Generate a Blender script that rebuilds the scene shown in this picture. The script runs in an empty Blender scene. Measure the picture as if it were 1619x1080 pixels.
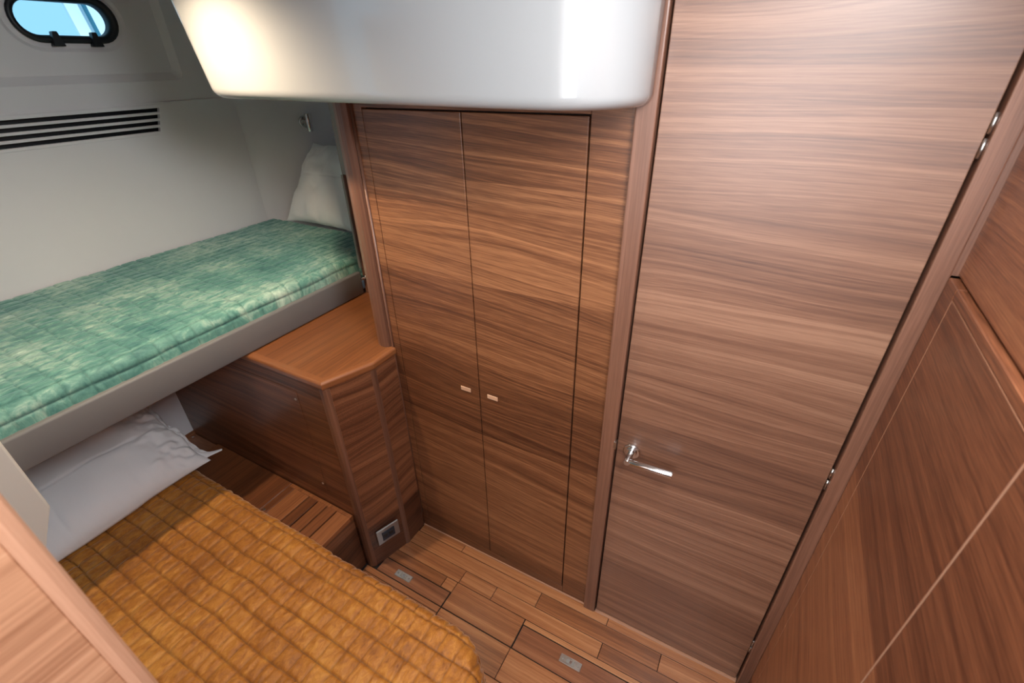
import bpy, bmesh, math, random
import numpy as np
from mathutils import Vector, Matrix

random.seed(7)
rng = np.random.default_rng(7)
S = bpy.context.scene
COL = S.collection

# ------------------------------------------------------------------ camera
cam_d = bpy.data.cameras.new('camera')
cam = bpy.data.objects.new('camera', cam_d)
COL.objects.link(cam)
cam_d.sensor_width = 36.0
cam_d.lens = 741.67 / 1619 * 36.0
cam_d.clip_start = 0.02
cam_d.dof.use_dof = True; cam_d.dof.focus_distance = 1.8; cam_d.dof.aperture_fstop = 4.0
yaw, pitch, roll = math.radians(29.556), math.radians(30.859), math.radians(-1.2636)
fw = Vector((-math.sin(yaw) * math.cos(pitch), math.cos(yaw) * math.cos(pitch), -math.sin(pitch)))
rt = Vector((math.cos(yaw), math.sin(yaw), 0))
up = rt.cross(fw)
r2 = math.cos(roll) * rt + math.sin(roll) * up
u2 = -math.sin(roll) * rt + math.cos(roll) * up
m = Matrix((r2, u2, -fw)).transposed().to_4x4()
m.translation = Vector((0, 0, 1.95))
cam.matrix_world = m
S.camera = cam

# ------------------------------------------------------------------ world, lights, exposure
W = bpy.data.worlds.new('sky'); S.world = W
W.use_nodes = True
wb = W.node_tree.nodes['Background']
wb.inputs[0].default_value = (0.34, 0.58, 0.78, 1)
wb.inputs[1].default_value = 1.3

def area(name, loc, target, sx, sy, energy, color):
    d = bpy.data.lights.new(name, 'AREA')
    d.shape = 'RECTANGLE'; d.size = sx; d.size_y = sy
    d.energy = energy; d.color = color
    o = bpy.data.objects.new(name, d); COL.objects.link(o)
    o.location = loc
    o.rotation_euler = (Vector(target) - Vector(loc)).to_track_quat('-Z', 'Y').to_euler()
    return o

# area fills added out of view: overhead, and at the companionway behind the camera
sun_d = bpy.data.lights.new('sun', 'SUN'); sun_d.energy = 2.5; sun_d.angle = 0.01
sun = bpy.data.objects.new('sun', sun_d); COL.objects.link(sun)
sun.rotation_euler = Vector((-0.75, 0.1, -0.7)).to_track_quat('-Z', 'Y').to_euler()
area('overhead_fill', (0.04, 0.46, 2.27), (-0.85, 0.44, 1.10), 0.40, 0.55, 23, (0.93, 0.97, 1.0))
area('companionway_fill', (-0.12, -1.02, 1.75), (-0.12, 1.0, 1.45), 0.75, 1.0, 17, (0.95, 0.975, 1.0))

S.view_settings.view_transform = 'Standard'
S.view_settings.look = 'None'
S.view_settings.gamma = 1.0
S.view_settings.use_curve_mapping = False
S.view_settings.exposure = 0.30

# ------------------------------------------------------------------ materials
def lin(r, g, b):
    f = lambda c: (c / 255 / 12.92) if c / 255 <= 0.04045 else ((c / 255 + 0.055) / 1.055) ** 2.4
    return (f(r), f(g), f(b), 1)

def newmat(name):
    mt = bpy.data.materials.new(name); mt.use_nodes = True
    return mt, mt.node_tree.nodes, mt.node_tree.links, mt.node_tree.nodes['Principled BSDF']

def plain(name, rgb, rough=0.5, metal=0.0, spec=0.5, coat=0.0, bump=0.0, bscale=200, var=0.03):
    mt, N, L, b = newmat(name)
    g = N.new('ShaderNodeNewGeometry')
    nz = N.new('ShaderNodeTexNoise'); nz.inputs['Scale'].default_value = bscale
    L.new(g.outputs['Position'], nz.inputs['Vector'])
    mx = N.new('ShaderNodeMix'); mx.data_type = 'RGBA'
    c = lin(*rgb)
    mx.inputs[6].default_value = (c[0] * (1 - var), c[1] * (1 - var), c[2] * (1 - var), 1)
    mx.inputs[7].default_value = (min(1, c[0] * (1 + var)), min(1, c[1] * (1 + var)), min(1, c[2] * (1 + var)), 1)
    L.new(nz.outputs[0], mx.inputs[0]); L.new(mx.outputs[2], b.inputs['Base Color'])
    b.inputs['Roughness'].default_value = rough
    b.inputs['Metallic'].default_value = metal
    b.inputs['Specular IOR Level'].default_value = spec
    b.inputs['Coat Weight'].default_value = coat
    b.inputs['Coat Roughness'].default_value = 0.06
    if bump:
        bp = N.new('ShaderNodeBump'); bp.inputs['Strength'].default_value = bump; bp.inputs['Distance'].default_value = 0.001
        L.new(nz.outputs[0], bp.inputs['Height']); L.new(bp.outputs[0], b.inputs['Normal'])
    return mt

def math_node(N, L, op, a, b=None, c=None):
    n = N.new('ShaderNodeMath'); n.operation = op
    for i, v in enumerate((a, b, c)):
        if v is None: continue
        if isinstance(v, (int, float)): n.inputs[i].default_value = v
        else: L.new(v, n.inputs[i])
    return n.outputs[0]

def wood(name, grain='x', across='z', dark=(64, 35, 22), mid=(114, 71, 45), light=(164, 111, 74),
         band=0.16, bandamp=0.5, rough=0.38, seed=0.0, slope=0.0, coat=0.25, fine=1.0, perobj=0.0, figure=1.0, coatr=0.25, ringamp=1.3):
    mt, N, L, b = newmat(name)
    g = N.new('ShaderNodeNewGeometry')
    sp = N.new('ShaderNodeSeparateXYZ'); L.new(g.outputs['Position'], sp.inputs[0])
    ax = {'x': sp.outputs[0], 'y': sp.outputs[1], 'z': sp.outputs[2]}
    G, A = ax[grain], ax[across]
    third = [k for k in 'xyz' if k not in (grain, across)][0]
    T = ax[third]
    M = lambda op, a, bb=None, cc=None: math_node(N, L, op, a, bb, cc)
    if grain == 'x' and across == 'z' and third == 'y':
        G = M('ADD', G, T)           # keeps the grain running on faces set at an angle
    if perobj:
        oi = N.new('ShaderNodeObjectInfo')
        A = M('ADD', A, M('MULTIPLY', oi.outputs['Random'], 7.3))
        G = M('ADD', G, M('MULTIPLY', oi.outputs['Random'], 31.0))
    if slope: A2 = M('ADD', A, M('MULTIPLY', G, slope))
    else: A2 = A
    # veneer leaves
    bi = M('FLOOR', M('DIVIDE', M('ADD', A, seed), band))
    wn = N.new('ShaderNodeTexWhiteNoise'); wn.noise_dimensions = '1D'; L.new(bi, wn.inputs['W'])
    off = M('MULTIPLY', wn.outputs[0], 9.0)
    # warp
    def noise(vx, vy, vz, sc, det=3.0, rgh=0.55):
        cb = N.new('ShaderNodeCombineXYZ')
        for i, v in enumerate((vx, vy, vz)):
            if isinstance(v, (int, float)): cb.inputs[i].default_value = v
            else: L.new(v, cb.inputs[i])
        n = N.new('ShaderNodeTexNoise'); n.inputs['Scale'].default_value = sc
        n.inputs['Detail'].default_value = det; n.inputs['Roughness'].default_value = rgh
        L.new(cb.outputs[0], n.inputs['Vector']); return n.outputs[0]
    Gs = M('ADD', G, off)
    warp = noise(M('MULTIPLY', Gs, 1.1), M('MULTIPLY', A2, 5.0), M('ADD', M('MULTIPLY', T, 2.0), seed), 1.0, 1.0)
    A3 = M('ADD', A2, M('MULTIPLY', warp, 0.11 * figure))
    ring = noise(M('MULTIPLY', Gs, 0.35), M('MULTIPLY', A3, 30.0), off, 1.0, 3.0, 0.6)
    stre = noise(M('MULTIPLY', Gs, 1.1), M('MULTIPLY', A3, 170.0), T, 1.0, 4.0, 0.65)
    finen = noise(M('MULTIPLY', Gs, 14.0), M('MULTIPLY', A2, 520.0), M('MULTIPLY', T, 300.0), 1.0, 2.0)
    t = M('ADD', M('MULTIPLY', M('SUBTRACT', ring, 0.5), ringamp), M('MULTIPLY', M('SUBTRACT', stre, 0.5), 1.0))
    t = M('ADD', t, M('MULTIPLY', M('SUBTRACT', finen, 0.5), 0.60 * fine))
    t = M('ADD', t, M('MULTIPLY', M('SUBTRACT', wn.outputs[0], 0.5), bandamp))
    if perobj:
        t = M('ADD', t, M('MULTIPLY', M('SUBTRACT', oi.outputs['Random'], 0.5), perobj))
    t = M('ADD', t, 0.5)
    cr = N.new('ShaderNodeValToRGB'); L.new(t, cr.inputs[0])
    cr.color_ramp.elements[0].position = 0.05; cr.color_ramp.elements[0].color = lin(*dark)
    cr.color_ramp.elements[1].position = 0.95; cr.color_ramp.elements[1].color = lin(*light)
    e = cr.color_ramp.elements.new(0.5); e.color = lin(*mid)
    L.new(cr.outputs[0], b.inputs['Base Color'])
    b.inputs['Roughness'].default_value = rough
    b.inputs['Coat Weight'].default_value = coat
    b.inputs['Coat Roughness'].default_value = coatr
    bp = N.new('ShaderNodeBump'); bp.inputs['Strength'].default_value = 0.12; bp.inputs['Distance'].default_value = 0.0006
    L.new(stre, bp.inputs['Height']); L.new(bp.outputs[0], b.inputs['Normal'])
    return mt

def velvet(name, deep, mid, light, along='x', sx=14.0, sy=30.0, sheen=0.6, tint=(1, 1, 1, 1), stitch=0.75):
    mt, N, L, b = newmat(name)
    g = N.new('ShaderNodeNewGeometry')
    mp = N.new('ShaderNodeMapping'); L.new(g.outputs['Position'], mp.inputs[0])
    mp.inputs['Scale'].default_value = (sx, sy, 10) if along == 'x' else (sy, sx, 10)
    n1 = N.new('ShaderNodeTexNoise'); n1.inputs['Scale'].default_value = 1.0; n1.inputs['Detail'].default_value = 5
    n1.inputs['Roughness'].default_value = 0.7; n1.inputs['Distortion'].default_value = 0.6
    L.new(mp.outputs[0], n1.inputs['Vector'])
    n2 = N.new('ShaderNodeTexNoise'); n2.inputs['Scale'].default_value = 4.0; n2.inputs['Detail'].default_value = 3
    L.new(g.outputs['Position'], n2.inputs['Vector'])
    M = lambda op, a, bb=None: math_node(N, L, op, a, bb)
    t = M('ADD', M('MULTIPLY', n1.outputs[0], 0.62), M('MULTIPLY', n2.outputs[0], 0.48))
    cr = N.new('ShaderNodeValToRGB'); L.new(t, cr.inputs[0])
    cr.color_ramp.elements[0].position = 0.36; cr.color_ramp.elements[0].color = lin(*deep)
    cr.color_ramp.elements[1].position = 0.74; cr.color_ramp.elements[1].color = lin(*light)
    e = cr.color_ramp.elements.new(0.54); e.color = lin(*mid)
    at = N.new('ShaderNodeAttribute'); at.attribute_name = 'stitch'
    sm = N.new('ShaderNodeMix'); sm.data_type = 'RGBA'
    L.new(M('MULTIPLY', at.outputs['Fac'], stitch), sm.inputs[0]); L.new(cr.outputs[0], sm.inputs[6])
    dc = lin(*deep); sm.inputs[7].default_value = (dc[0] * 0.45, dc[1] * 0.45, dc[2] * 0.45, 1)
    L.new(sm.outputs[2], b.inputs['Base Color'])
    b.inputs['Roughness'].default_value = 0.6
    b.inputs['Sheen Weight'].default_value = sheen
    b.inputs['Sheen Roughness'].default_value = 0.35
    b.inputs['Sheen Tint'].default_value = tint
    n3 = N.new('ShaderNodeTexNoise'); n3.inputs['Scale'].default_value = 3.0; n3.inputs['Detail'].default_value = 4
    L.new(mp.outputs[0], n3.inputs['Vector'])
    bp = N.new('ShaderNodeBump'); bp.inputs['Strength'].default_value = 0.5; bp.inputs['Distance'].default_value = 0.004
    L.new(n3.outputs[0], bp.inputs['Height']); L.new(bp.outputs[0], b.inputs['Normal'])
    return mt

M_ward = wood('walnut_wardrobe', 'x', 'z', slope=0.07, seed=0.50, band=0.31, bandamp=0.3, figure=1.3, ringamp=1.05, fine=1.3)
M_door = wood('walnut_door', 'x', 'z', seed=0.02, band=0.21, bandamp=0.28, dark=(88, 57, 43), mid=(126, 87, 66), light=(158, 117, 92), coat=1.0, coatr=0.42)
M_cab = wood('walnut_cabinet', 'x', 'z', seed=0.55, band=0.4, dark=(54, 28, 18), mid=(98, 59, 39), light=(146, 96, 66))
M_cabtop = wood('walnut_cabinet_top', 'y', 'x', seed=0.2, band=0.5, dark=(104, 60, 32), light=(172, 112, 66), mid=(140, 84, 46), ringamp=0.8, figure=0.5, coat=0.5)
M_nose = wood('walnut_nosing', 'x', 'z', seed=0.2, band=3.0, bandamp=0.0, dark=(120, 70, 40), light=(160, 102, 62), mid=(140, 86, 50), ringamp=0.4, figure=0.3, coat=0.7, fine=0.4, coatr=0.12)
M_postz = wood('walnut_post', 'z', 'x', seed=0.4, band=2.0, bandamp=0.0, figure=0.3, dark=(94, 62, 48), mid=(118, 80, 62), light=(142, 100, 80), coat=0.5, coatr=0.35)
M_right = wood('walnut_right_wall', 'y', 'z', seed=0.9, band=0.5, dark=(90, 50, 32), mid=(138, 84, 55), light=(176, 117, 78), ringamp=0.9, fine=1.6)
M_floor = wood('walnut_floor', 'x', 'y', seed=0.1, band=0.9, bandamp=0.2, perobj=0.22, dark=(108, 64, 38), mid=(156, 100, 62), light=(192, 138, 94), figure=0.6, rough=0.32)
M_lid = wood('walnut_floor_hatch', 'x', 'y', seed=0.4, band=0.9, bandamp=0.1, dark=(92, 54, 34), mid=(132, 82, 54), light=(164, 110, 76), figure=0.6, rough=0.32)
M_step = wood('walnut_step', 'y', 'x', seed=0.1, band=0.4, dark=(84, 46, 26), mid=(124, 73, 42), light=(162, 103, 63), figure=0.5, perobj=0.05, ringamp=0.6)
M_part = wood('walnut_partition', 'y', 'z', seed=1.3, band=0.22, dark=(150, 104, 76), mid=(186, 138, 106), light=(208, 164, 132), figure=1.2, rough=0.45)
M_parttrim = wood('walnut_partition_trim', 'z', 'y', seed=1.7, band=2.0, bandamp=0.0, dark=(156, 112, 86), mid=(184, 138, 110), light=(202, 156, 128), figure=0.3)
M_edge = plain('pale_wood_edge', (172, 128, 102), 0.45)
M_edge2 = plain('lit_bevel_edge', (150, 104, 78), 0.45)
M_dark = plain('dark_gap', (20, 11, 8), 0.8)
M_white = plain('white_gelcoat', (222, 222, 227), 0.42, var=0.01, bscale=20)
M_gloss = plain('glossy_white_moulding', (160, 161, 162), 0.16, var=0.01, coat=0.6, bscale=10)
M_ceil = plain('white_headliner', (215, 213, 210), 0.6, var=0.01)
M_rail = plain('grey_vinyl', (112, 111, 111), 0.55, bump=0.15, bscale=900)
M_wpanel = plain('off_white_vinyl', (208, 205, 199), 0.55, bump=0.1, bscale=900)
M_greyboard = plain('grey_board', (138, 136, 132), 0.35)
M_chrome = plain('chrome', (215, 215, 215), 0.12, metal=1.0, var=0.01)
M_steel = plain('brushed_steel', (200, 198, 194), 0.28, metal=1.0)
M_copper = plain('satin_brass', (236, 196, 164), 0.35, metal=0.5)
M_socket = plain('grey_socket_plate', (150, 150, 150), 0.35, metal=0.7)
M_blue = plain('dark_blue_insert', (28, 44, 60), 0.4)
M_black = plain('black_rubber', (16, 22, 28), 0.45)
M_sheet = plain('white_cotton', (232, 233, 236), 0.85, bump=0.25, bscale=260, var=0.02)
M_teal = velvet('teal_velvet', (40, 98, 98), (98, 150, 138), (190, 213, 196), along='y', sx=20, sy=44, sheen=0.5, tint=(0.75, 0.95, 1.0, 1), stitch=0.45)
M_amber = velvet('amber_velvet', (120, 66, 14), (168, 104, 30), (204, 144, 62), along='x', sx=60, sy=34, sheen=0.5, tint=(1.0, 0.80, 0.66, 1))
M_deck = plain('white_deck', (232, 238, 240), 0.5)
M_tealstripe = plain('teal_stripe', (52, 110, 128), 0.5)

mt, N, L, b = newmat('window_glass'); M_glass = mt
gl = N.new('ShaderNodeBsdfGlossy'); gl.inputs['Roughness'].default_value = 0.02
tr = N.new('ShaderNodeBsdfTransparent'); tr.inputs[0].default_value = (0.82, 0.95, 1.0, 1)
fr = N.new('ShaderNodeFresnel'); fr.inputs[0].default_value = 1.45
ms = N.new('ShaderNodeMixShader'); L.new(fr.outputs[0], ms.inputs[0]); L.new(tr.outputs[0], ms.inputs[1]); L.new(gl.outputs[0], ms.inputs[2])
L.new(ms.outputs[0], N['Material Output'].inputs[0])

mt, N, L, b = newmat('lamp_lens'); M_lens = mt
b.inputs['Emission Color'].default_value = (1, 0.78, 0.5, 1); b.inputs['Emission Strength'].default_value = 6
b.inputs['Base Color'].default_value = (0.9, 0.85, 0.75, 1)

# ------------------------------------------------------------------ helpers
def link(name, me, mat, parent=None, smooth=False):
    o = bpy.data.objects.new(name, me); COL.objects.link(o)
    if mat is not None: me.materials.append(mat)
    if smooth:
        for p in me.polygons: p.use_smooth = True
    if parent is not None:
        o.parent = parent
    return o

def world_loc(o):
    v = Vector((0, 0, 0))
    while o is not None:
        v = v + o.location; o = o.parent
    return v

def finish(name, bm, mat, parent=None, smooth=False, origin=None):
    """bm holds world coordinates; the object's origin goes to its own base."""
    cs = [v.co for v in bm.verts]
    if origin is None:
        lo = Vector((min(c.x for c in cs), min(c.y for c in cs), min(c.z for c in cs)))
        hi = Vector((max(c.x for c in cs), max(c.y for c in cs), max(c.z for c in cs)))
        origin = Vector(((lo.x + hi.x) / 2, (lo.y + hi.y) / 2, lo.z))
    origin = Vector(origin)
    bmesh.ops.translate(bm, verts=bm.verts, vec=-origin)
    bmesh.ops.recalc_face_normals(bm, faces=bm.faces)
    me = bpy.data.meshes.new(name); bm.to_mesh(me); bm.free()
    o = link(name, me, mat, parent, smooth)
    o.location = origin - (world_loc(parent) if parent is not None else Vector((0, 0, 0)))
    return o

def thing(name, loc, label, cat, group=None):
    o = bpy.data.objects.new(name, None); COL.objects.link(o); o.location = loc
    o['label'] = label; o['category'] = cat
    if group: o['group'] = group
    o.empty_display_size = 0.05
    return o

def tag(o, label, cat, group=None):
    o['label'] = label; o['category'] = cat
    if group: o['group'] = group
    return o

def structure(o, label=None, cat=None):
    o['kind'] = 'structure'
    if label: o['label'] = label
    if cat: o['category'] = cat
    return o

def bm_box(x0, x1, y0, y1, z0, z1, bev=0.0, seg=2, bm=None):
    own = bm is None
    if own: bm = bmesh.new()
    vs = [bm.verts.new(c) for c in ((x0, y0, z0), (x1, y0, z0), (x1, y1, z0), (x0, y1, z0), (x0, y0, z1), (x1, y0, z1), (x1, y1, z1), (x0, y1, z1))]
    fs = [bm.faces.new([vs[i] for i in q]) for q in ((0, 3, 2, 1), (4, 5, 6, 7), (0, 1, 5, 4), (1, 2, 6, 5), (2, 3, 7, 6), (3, 0, 4, 7))]
    if bev:
        es = list({e for f in fs for e in f.edges})
        bmesh.ops.bevel(bm, geom=es, offset=bev, segments=seg, profile=0.5, affect='EDGES')
    return bm

def box(name, x0, x1, y0, y1, z0, z1, mat, parent=None, bev=0.0, seg=2, smooth=False):
    return finish(name, bm_box(x0, x1, y0, y1, z0, z1, bev, seg), mat, parent, smooth)

def bm_prism(pts, z0, z1, bev=0.0, seg=2, which='all'):
    bm = bmesh.new()
    lo = [bm.verts.new((p[0], p[1], z0)) for p in pts]
    hi = [bm.verts.new((p[0], p[1], z1)) for p in pts]
    n = len(pts)
    bm.faces.new(list(reversed(lo))); top = bm.faces.new(hi)
    for i in range(n): bm.faces.new((lo[i], lo[(i + 1) % n], hi[(i + 1) % n], hi[i]))
    if bev:
        es = list(top.edges) if which == 'top' else list(bm.edges)
        bmesh.ops.bevel(bm, geom=es, offset=bev, segments=seg, profile=0.5, affect='EDGES')
    return bm

def bm_tube(p0, p1, r0, r1=None, n=20, bm=None, caps=True):
    if r1 is None: r1 = r0
    if bm is None: bm = bmesh.new()
    p0, p1 = Vector(p0), Vector(p1); d = (p1 - p0).normalized()
    a = d.orthogonal().normalized(); c = d.cross(a)
    R0 = []; R1 = []
    for i in range(n):
        t = 2 * math.pi * i / n; v = a * math.cos(t) + c * math.sin(t)
        R0.append(bm.verts.new(p0 + v * r0)); R1.append(bm.verts.new(p1 + v * r1))
    for i in range(n): bm.faces.new((R0[i], R0[(i + 1) % n], R1[(i + 1) % n], R1[i]))
    if caps: bm.faces.new(list(reversed(R0))); bm.faces.new(R1)
    return bm

def tube(name, p0, p1, r0, mat, parent=None, r1=None, n=20, bev=0.0):
    bm = bm_tube(p0, p1, r0, r1, n)
    if bev:
        es = [e for e in bm.edges if any(len(f.verts) > 4 for f in e.link_faces)]
        bmesh.ops.bevel(bm, geom=es, offset=bev, segments=2, profile=0.5, affect='EDGES')
    o = finish(name, bm, mat, parent)
    for p in o.data.polygons: p.use_smooth = len(p.vertices) <= 4
    return o

# ------------------------------------------------------------------ dimensions
YW = 1.11          # wardrobe / door bulkhead
XR = 0.315         # right wall
CEIL = 2.30

# ================================================================== STRUCTURE
# floor: dark sub-floor with separate planks
fl = structure(box('floor', -2.55, 0.40, -1.1, 1.16, -0.05, -0.004, M_dark), 'walnut plank cabin floor with two flush hatches', 'floor')
G = 0.0012
def plank(x0, x1, y0, y1, name='plank', z=0.0, mat=None, par=None):
    return box(name, x0 + G, x1 - G, y0 + G, y1 - G, -0.004, z, mat or M_floor, fl if par is None else par, bev=0.0008, seg=1)
def row(y0, y1, xs):
    for a, c in zip(xs[:-1], xs[1:]): plank(a, c, y0, y1)
row(1.066, 1.105, [-1.145, -0.90, -0.20, 0.28])
row(0.998, 1.066, [-1.150, -0.485, 0.02, 0.28])
row(0.935, 0.998, [-1.17, -0.825, -0.665, -0.19, 0.28])
row(0.884, 0.935, [-1.195, -0.885, -0.828])
row(0.814, 0.935, [-0.828, -0.497])
row(0.785, 0.812, [-1.24, -0.83])
row(0.690, 0.785, [-1.24, -0.83])
row(0.690, 0.812, [-0.828, -0.497, -0.05, 0.31])
row(0.600, 0.690, [-1.24, -0.62, -0.30, 0.31])
row(0.480, 0.600, [-0.9, -0.25, 0.31]); row(0.36, 0.48, [-0.9, -0.45, 0.31])
row(0.24, 0.36, [-0.9, -0.1, 0.31]); row(0.12, 0.24, [-0.9, -0.4, 0.31]); row(0.0, 0.12, [-0.9, -0.2, 0.31])
row(-0.14, 0.0, [-0.5, -0.1, 0.31]); row(-0.28, -0.14, [-0.5, 0.05, 0.31]); row(-0.6, -0.28, [-0.5, 0.31])
row(0.913, 0.935, [-0.495, 0.28])
# flush floor hatches
def hatch(x0, x1, y0, y1, lx, ly, label):
    t = thing('floor_hatch', ((x0 + x1) / 2, (y0 + y1) / 2, -0.004), label, 'hatch', 'floor hatches')
    box('hatch_lid', x0 + .003, x1 - .003, y0 + .003, y1 - .003, -0.004, -0.0004, M_lid, t, 0.001, 1)
    p = box('pull_plate', lx, lx + 0.084, ly - 0.015, ly + 0.015, -0.0004, 0.0015, M_steel, t, 0.0012, 1)
    box('pull_recess', lx + .026, lx + .058, ly - .008, ly + .008, 0.0015, 0.0019, M_greyboard, p, 0.0, 1)
    for dx in (0.012, 0.072): tube('screw', (lx + dx, ly, 0.0015), (lx + dx, ly, 0.0022), 0.0045, M_greyboard, p, n=10)
    box('pull_ring', lx + .038, lx + .048, ly - .006, ly + .006, 0.0019, 0.003, M_chrome, p, 0.0008, 1)
    return t
hatch(-1.19, -0.83, 0.812, 0.884, -1.10, 0.846, 'walnut floor hatch with steel pull beside the socket cabinet')
hatch(-0.495, 0.15, 0.812, 0.913, -0.315, 0.874, 'walnut floor hatch with steel pull near the cabin door')

# ceiling and walls that close the cabin
structure(box('ceiling', -2.60, 0.42, -1.15, 2.25, CEIL, CEIL + 0.05, M_ceil), 'white headliner ceiling', 'ceiling')
# aft wall behind the camera with a companionway opening
aw = structure(box('wall_aft', -2.60, -0.52, -1.15, -1.10, -0.05, CEIL, M_ceil), 'white wall behind the viewer', 'wall')
box('wall_post', 0.28, 0.42, -1.15, -1.10, -0.05, CEIL, M_right, aw)
box('wall_sill', -0.52, 0.28, -1.15, -1.10, -0.05, 1.15, M_right, aw)

# ---- hull wall on the far left with a hole for the portlight
XH = -2.5
win_cy, win_cz, win_hw, win_hh = 1.0675, 2.120, 0.170, 0.075
def stadium(cy, cz, hw, hh, n=14):
    pts = []
    r = hh
    for k in range(n + 1):
        a = -math.pi / 2 + math.pi * k / n
        pts.append((cy + hw - r + r * math.cos(a), cz + r * math.sin(a)))
    for k in range(n + 1):
        a = math.pi / 2 + math.pi * k / n
        pts.append((cy - hw + r + r * math.cos(a), cz + r * math.sin(a)))
    return pts
def rrect(y0, y1, z0, z1, r, n=5):
    pts = []
    for (cy, cz, a0) in ((y1 - r, z0 + r, -90), (y1 - r, z1 - r, 0), (y0 + r, z1 - r, 90), (y0 + r, z0 + r, 180)):
        for k in range(n + 1):
            a = math.radians(a0 + 90 * k / n); pts.append((cy + r * math.cos(a), cz + r * math.sin(a)))
    return pts

def loops_fill(bm, loops3):
    """fills the region between loops (first outer, the rest holes)"""
    es = []
    allv = []
    for lp in loops3:
        vs = [bm.verts.new(p) for p in lp]; allv.append(vs)
        for i in range(len(vs)): es.append(bm.edges.new((vs[i], vs[(i + 1) % len(vs)])))
    bmesh.ops.triangle_fill(bm, use_beauty=True, use_dissolve=False, edges=es)
    return allv
def bridge(bm, A, B):
    n = len(A)
    for i in range(n): bm.faces.new((A[i], A[(i + 1) % n], B[(i + 1) % n], B[i]))

bm = bmesh.new()
REC_D = 0.018
rec_out = rrect(0.30, 1.425, 1.905, 2.27, 0.03)
rec_in = rrect(0.33, 1.395, 1.935, 2.245, 0.02)
outer = [(-0.60, 1.815), (1.63, 1.815), (1.63, 2.30), (-0.60, 2.30)]
allv = loops_fill(bm, [[(XH, p[0], p[1]) for p in outer], [(XH, p[0], p[1]) for p in rec_out]])
ring_in = [bm.verts.new((XH - REC_D, p[0], p[1])) for p in rec_in]
bridge(bm, allv[1], ring_in)
# recessed panel with the embossed ring round the portlight
emb_o = stadium(win_cy, win_cz, win_hw + 0.032, win_hh + 0.032)
emb_i = stadium(win_cy, win_cz, win_hw + 0.020, win_hh + 0.020)
hole = stadium(win_cy, win_cz, win_hw - 0.004, win_hh - 0.004)
es = []
vo = ring_in
for i in range(len(vo)):
    e = bm.edges.get((vo[i], vo[(i + 1) % len(vo)]));  es.append(e)
ve = [bm.verts.new((XH - REC_D, p[0], p[1])) for p in emb_o]
for i in range(len(ve)): es.append(bm.edges.new((ve[i], ve[(i + 1) % len(ve)])))
bmesh.ops.triangle_fill(bm, use_beauty=True, edges=es)
vi = [bm.verts.new((XH - REC_D - 0.006, p[0], p[1])) for p in emb_i]
bridge(bm, ve, vi)
vh = [bm.verts.new((XH - REC_D - 0.006, p[0], p[1])) for p in hole]
bridge(bm, vi, vh)
vb = [bm.verts.new((XH - 0.10, p[0], p[1])) for p in hole]
bridge(bm, vh, vb)
hull_up = structure(finish('wall_hull', bm, M_white, origin=(XH, 0.5, 1.8)), 'white hull side with recessed panel round the portlight', 'wall')
# lower hull lining, slightly proud, with the vent's cut-out
bm = bmesh.new()
XL = XH + 0.006
vent = [(0.36, 1.700), (1.262, 1.700), (1.300, 1.815), (0.36, 1.815)]
outer = [(-0.60, 0.62), (1.63, 0.62), (1.63, 1.823), (-0.60, 1.823)]
av = loops_fill(bm, [[(XL, p[0], p[1]) for p in outer], [(XL, p[0], p[1]) for p in vent]])
top2 = [bm.verts.new((XL - 0.02, p[0], p[1])) for p in outer]
bridge(bm, av[0], top2)
back = [bm.verts.new((XL - 0.05, p[0], p[1])) for p in vent]
bridge(bm, av[1], back); 
finish('lower_lining', bm, M_white, hull_up, origin=(XL, 0.5, 0.62))
# hull lining beside the lower berth
box('berth_lining', -2.46, -2.385, -0.60, 0.8148, 0.326, 1.0, M_white, hull_up, 0.002, 1)
box('berth_skirting', -2.46, -2.383, -0.60, 0.8148, -0.05, 0.325, M_cab, hull_up)
# angled lining beyond, by the bunk's head
bm = bmesh.new()
v = [bm.verts.new(c) for c in ((XH, 1.63, 0.62), (-2.35, 2.12, 0.62), (-2.35, 2.12, 2.30), (XH, 1.63, 2.30))]
bm.faces.new(v)
finish('angled_lining', bm, M_white, hull_up, origin=(-2.42, 1.9, 0.62))
wh = structure(box('wall_head', -2.45, -1.0, 2.10, 2.15, -0.05, 2.30, M_white), 'white wall at the head of the upper bunk', 'wall')
box('trim_bead', -2.40, -1.20, 2.092, 2.10, 1.845, 1.857, M_white, wh, 0.003, 2)

# vent grille
vt = thing('vent_grille', (XH, 0.8, 1.70), 'white hull vent with four long dark slots above the teal bunk', 'vent')
box('vent_backing', XL - 0.055, XL - 0.05, 0.36, 1.31, 1.695, 1.82, M_black, vt)
def slanted(name, y0, za, zb, mat):
    """one bar of the grille, its far end cut on the slant"""
    ye = lambda z: 1.262 + (z - 1.700) / 0.115 * 0.038
    bm = bmesh.new()
    f = [(y0, za), (ye(za), za), (ye(zb), zb), (y0, zb)]
    A = [bm.verts.new((XL - 0.014, p[0], p[1])) for p in f]; B = [bm.verts.new((XL + 0.003, p[0], p[1])) for p in f]
    bm.faces.new(A); bm.faces.new(list(reversed(B))); bridge(bm, A, B)
    bmesh.ops.bevel(bm, geom=bm.edges[:], offset=0.0015, segments=1, affect='EDGES')
    return finish(name, bm, mat, vt)
sl_h, gap = 0.0105, 0.0150
zz = 1.700
bars = []
slanted('slat', 0.36, 1.698, 1.7105, M_white)
for k in range(3):
    z0 = 1.7105 + gap + k * (gap + sl_h)
    slanted('slat', 0.36, z0, z0 + sl_h, M_white)
z0 = 1.7105 + gap + 3 * (gap + sl_h)
slanted('slat', 0.36, z0, 1.8165, M_white)
bm = bmesh.new()
f = [(1.236, 1.698), (1.266, 1.698), (1.305, 1.8165), (1.275, 1.8165)]
A = [bm.verts.new((XL - 0.014, p[0], p[1])) for p in f]; B = [bm.verts.new((XL + 0.0035, p[0], p[1])) for p in f]
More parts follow.
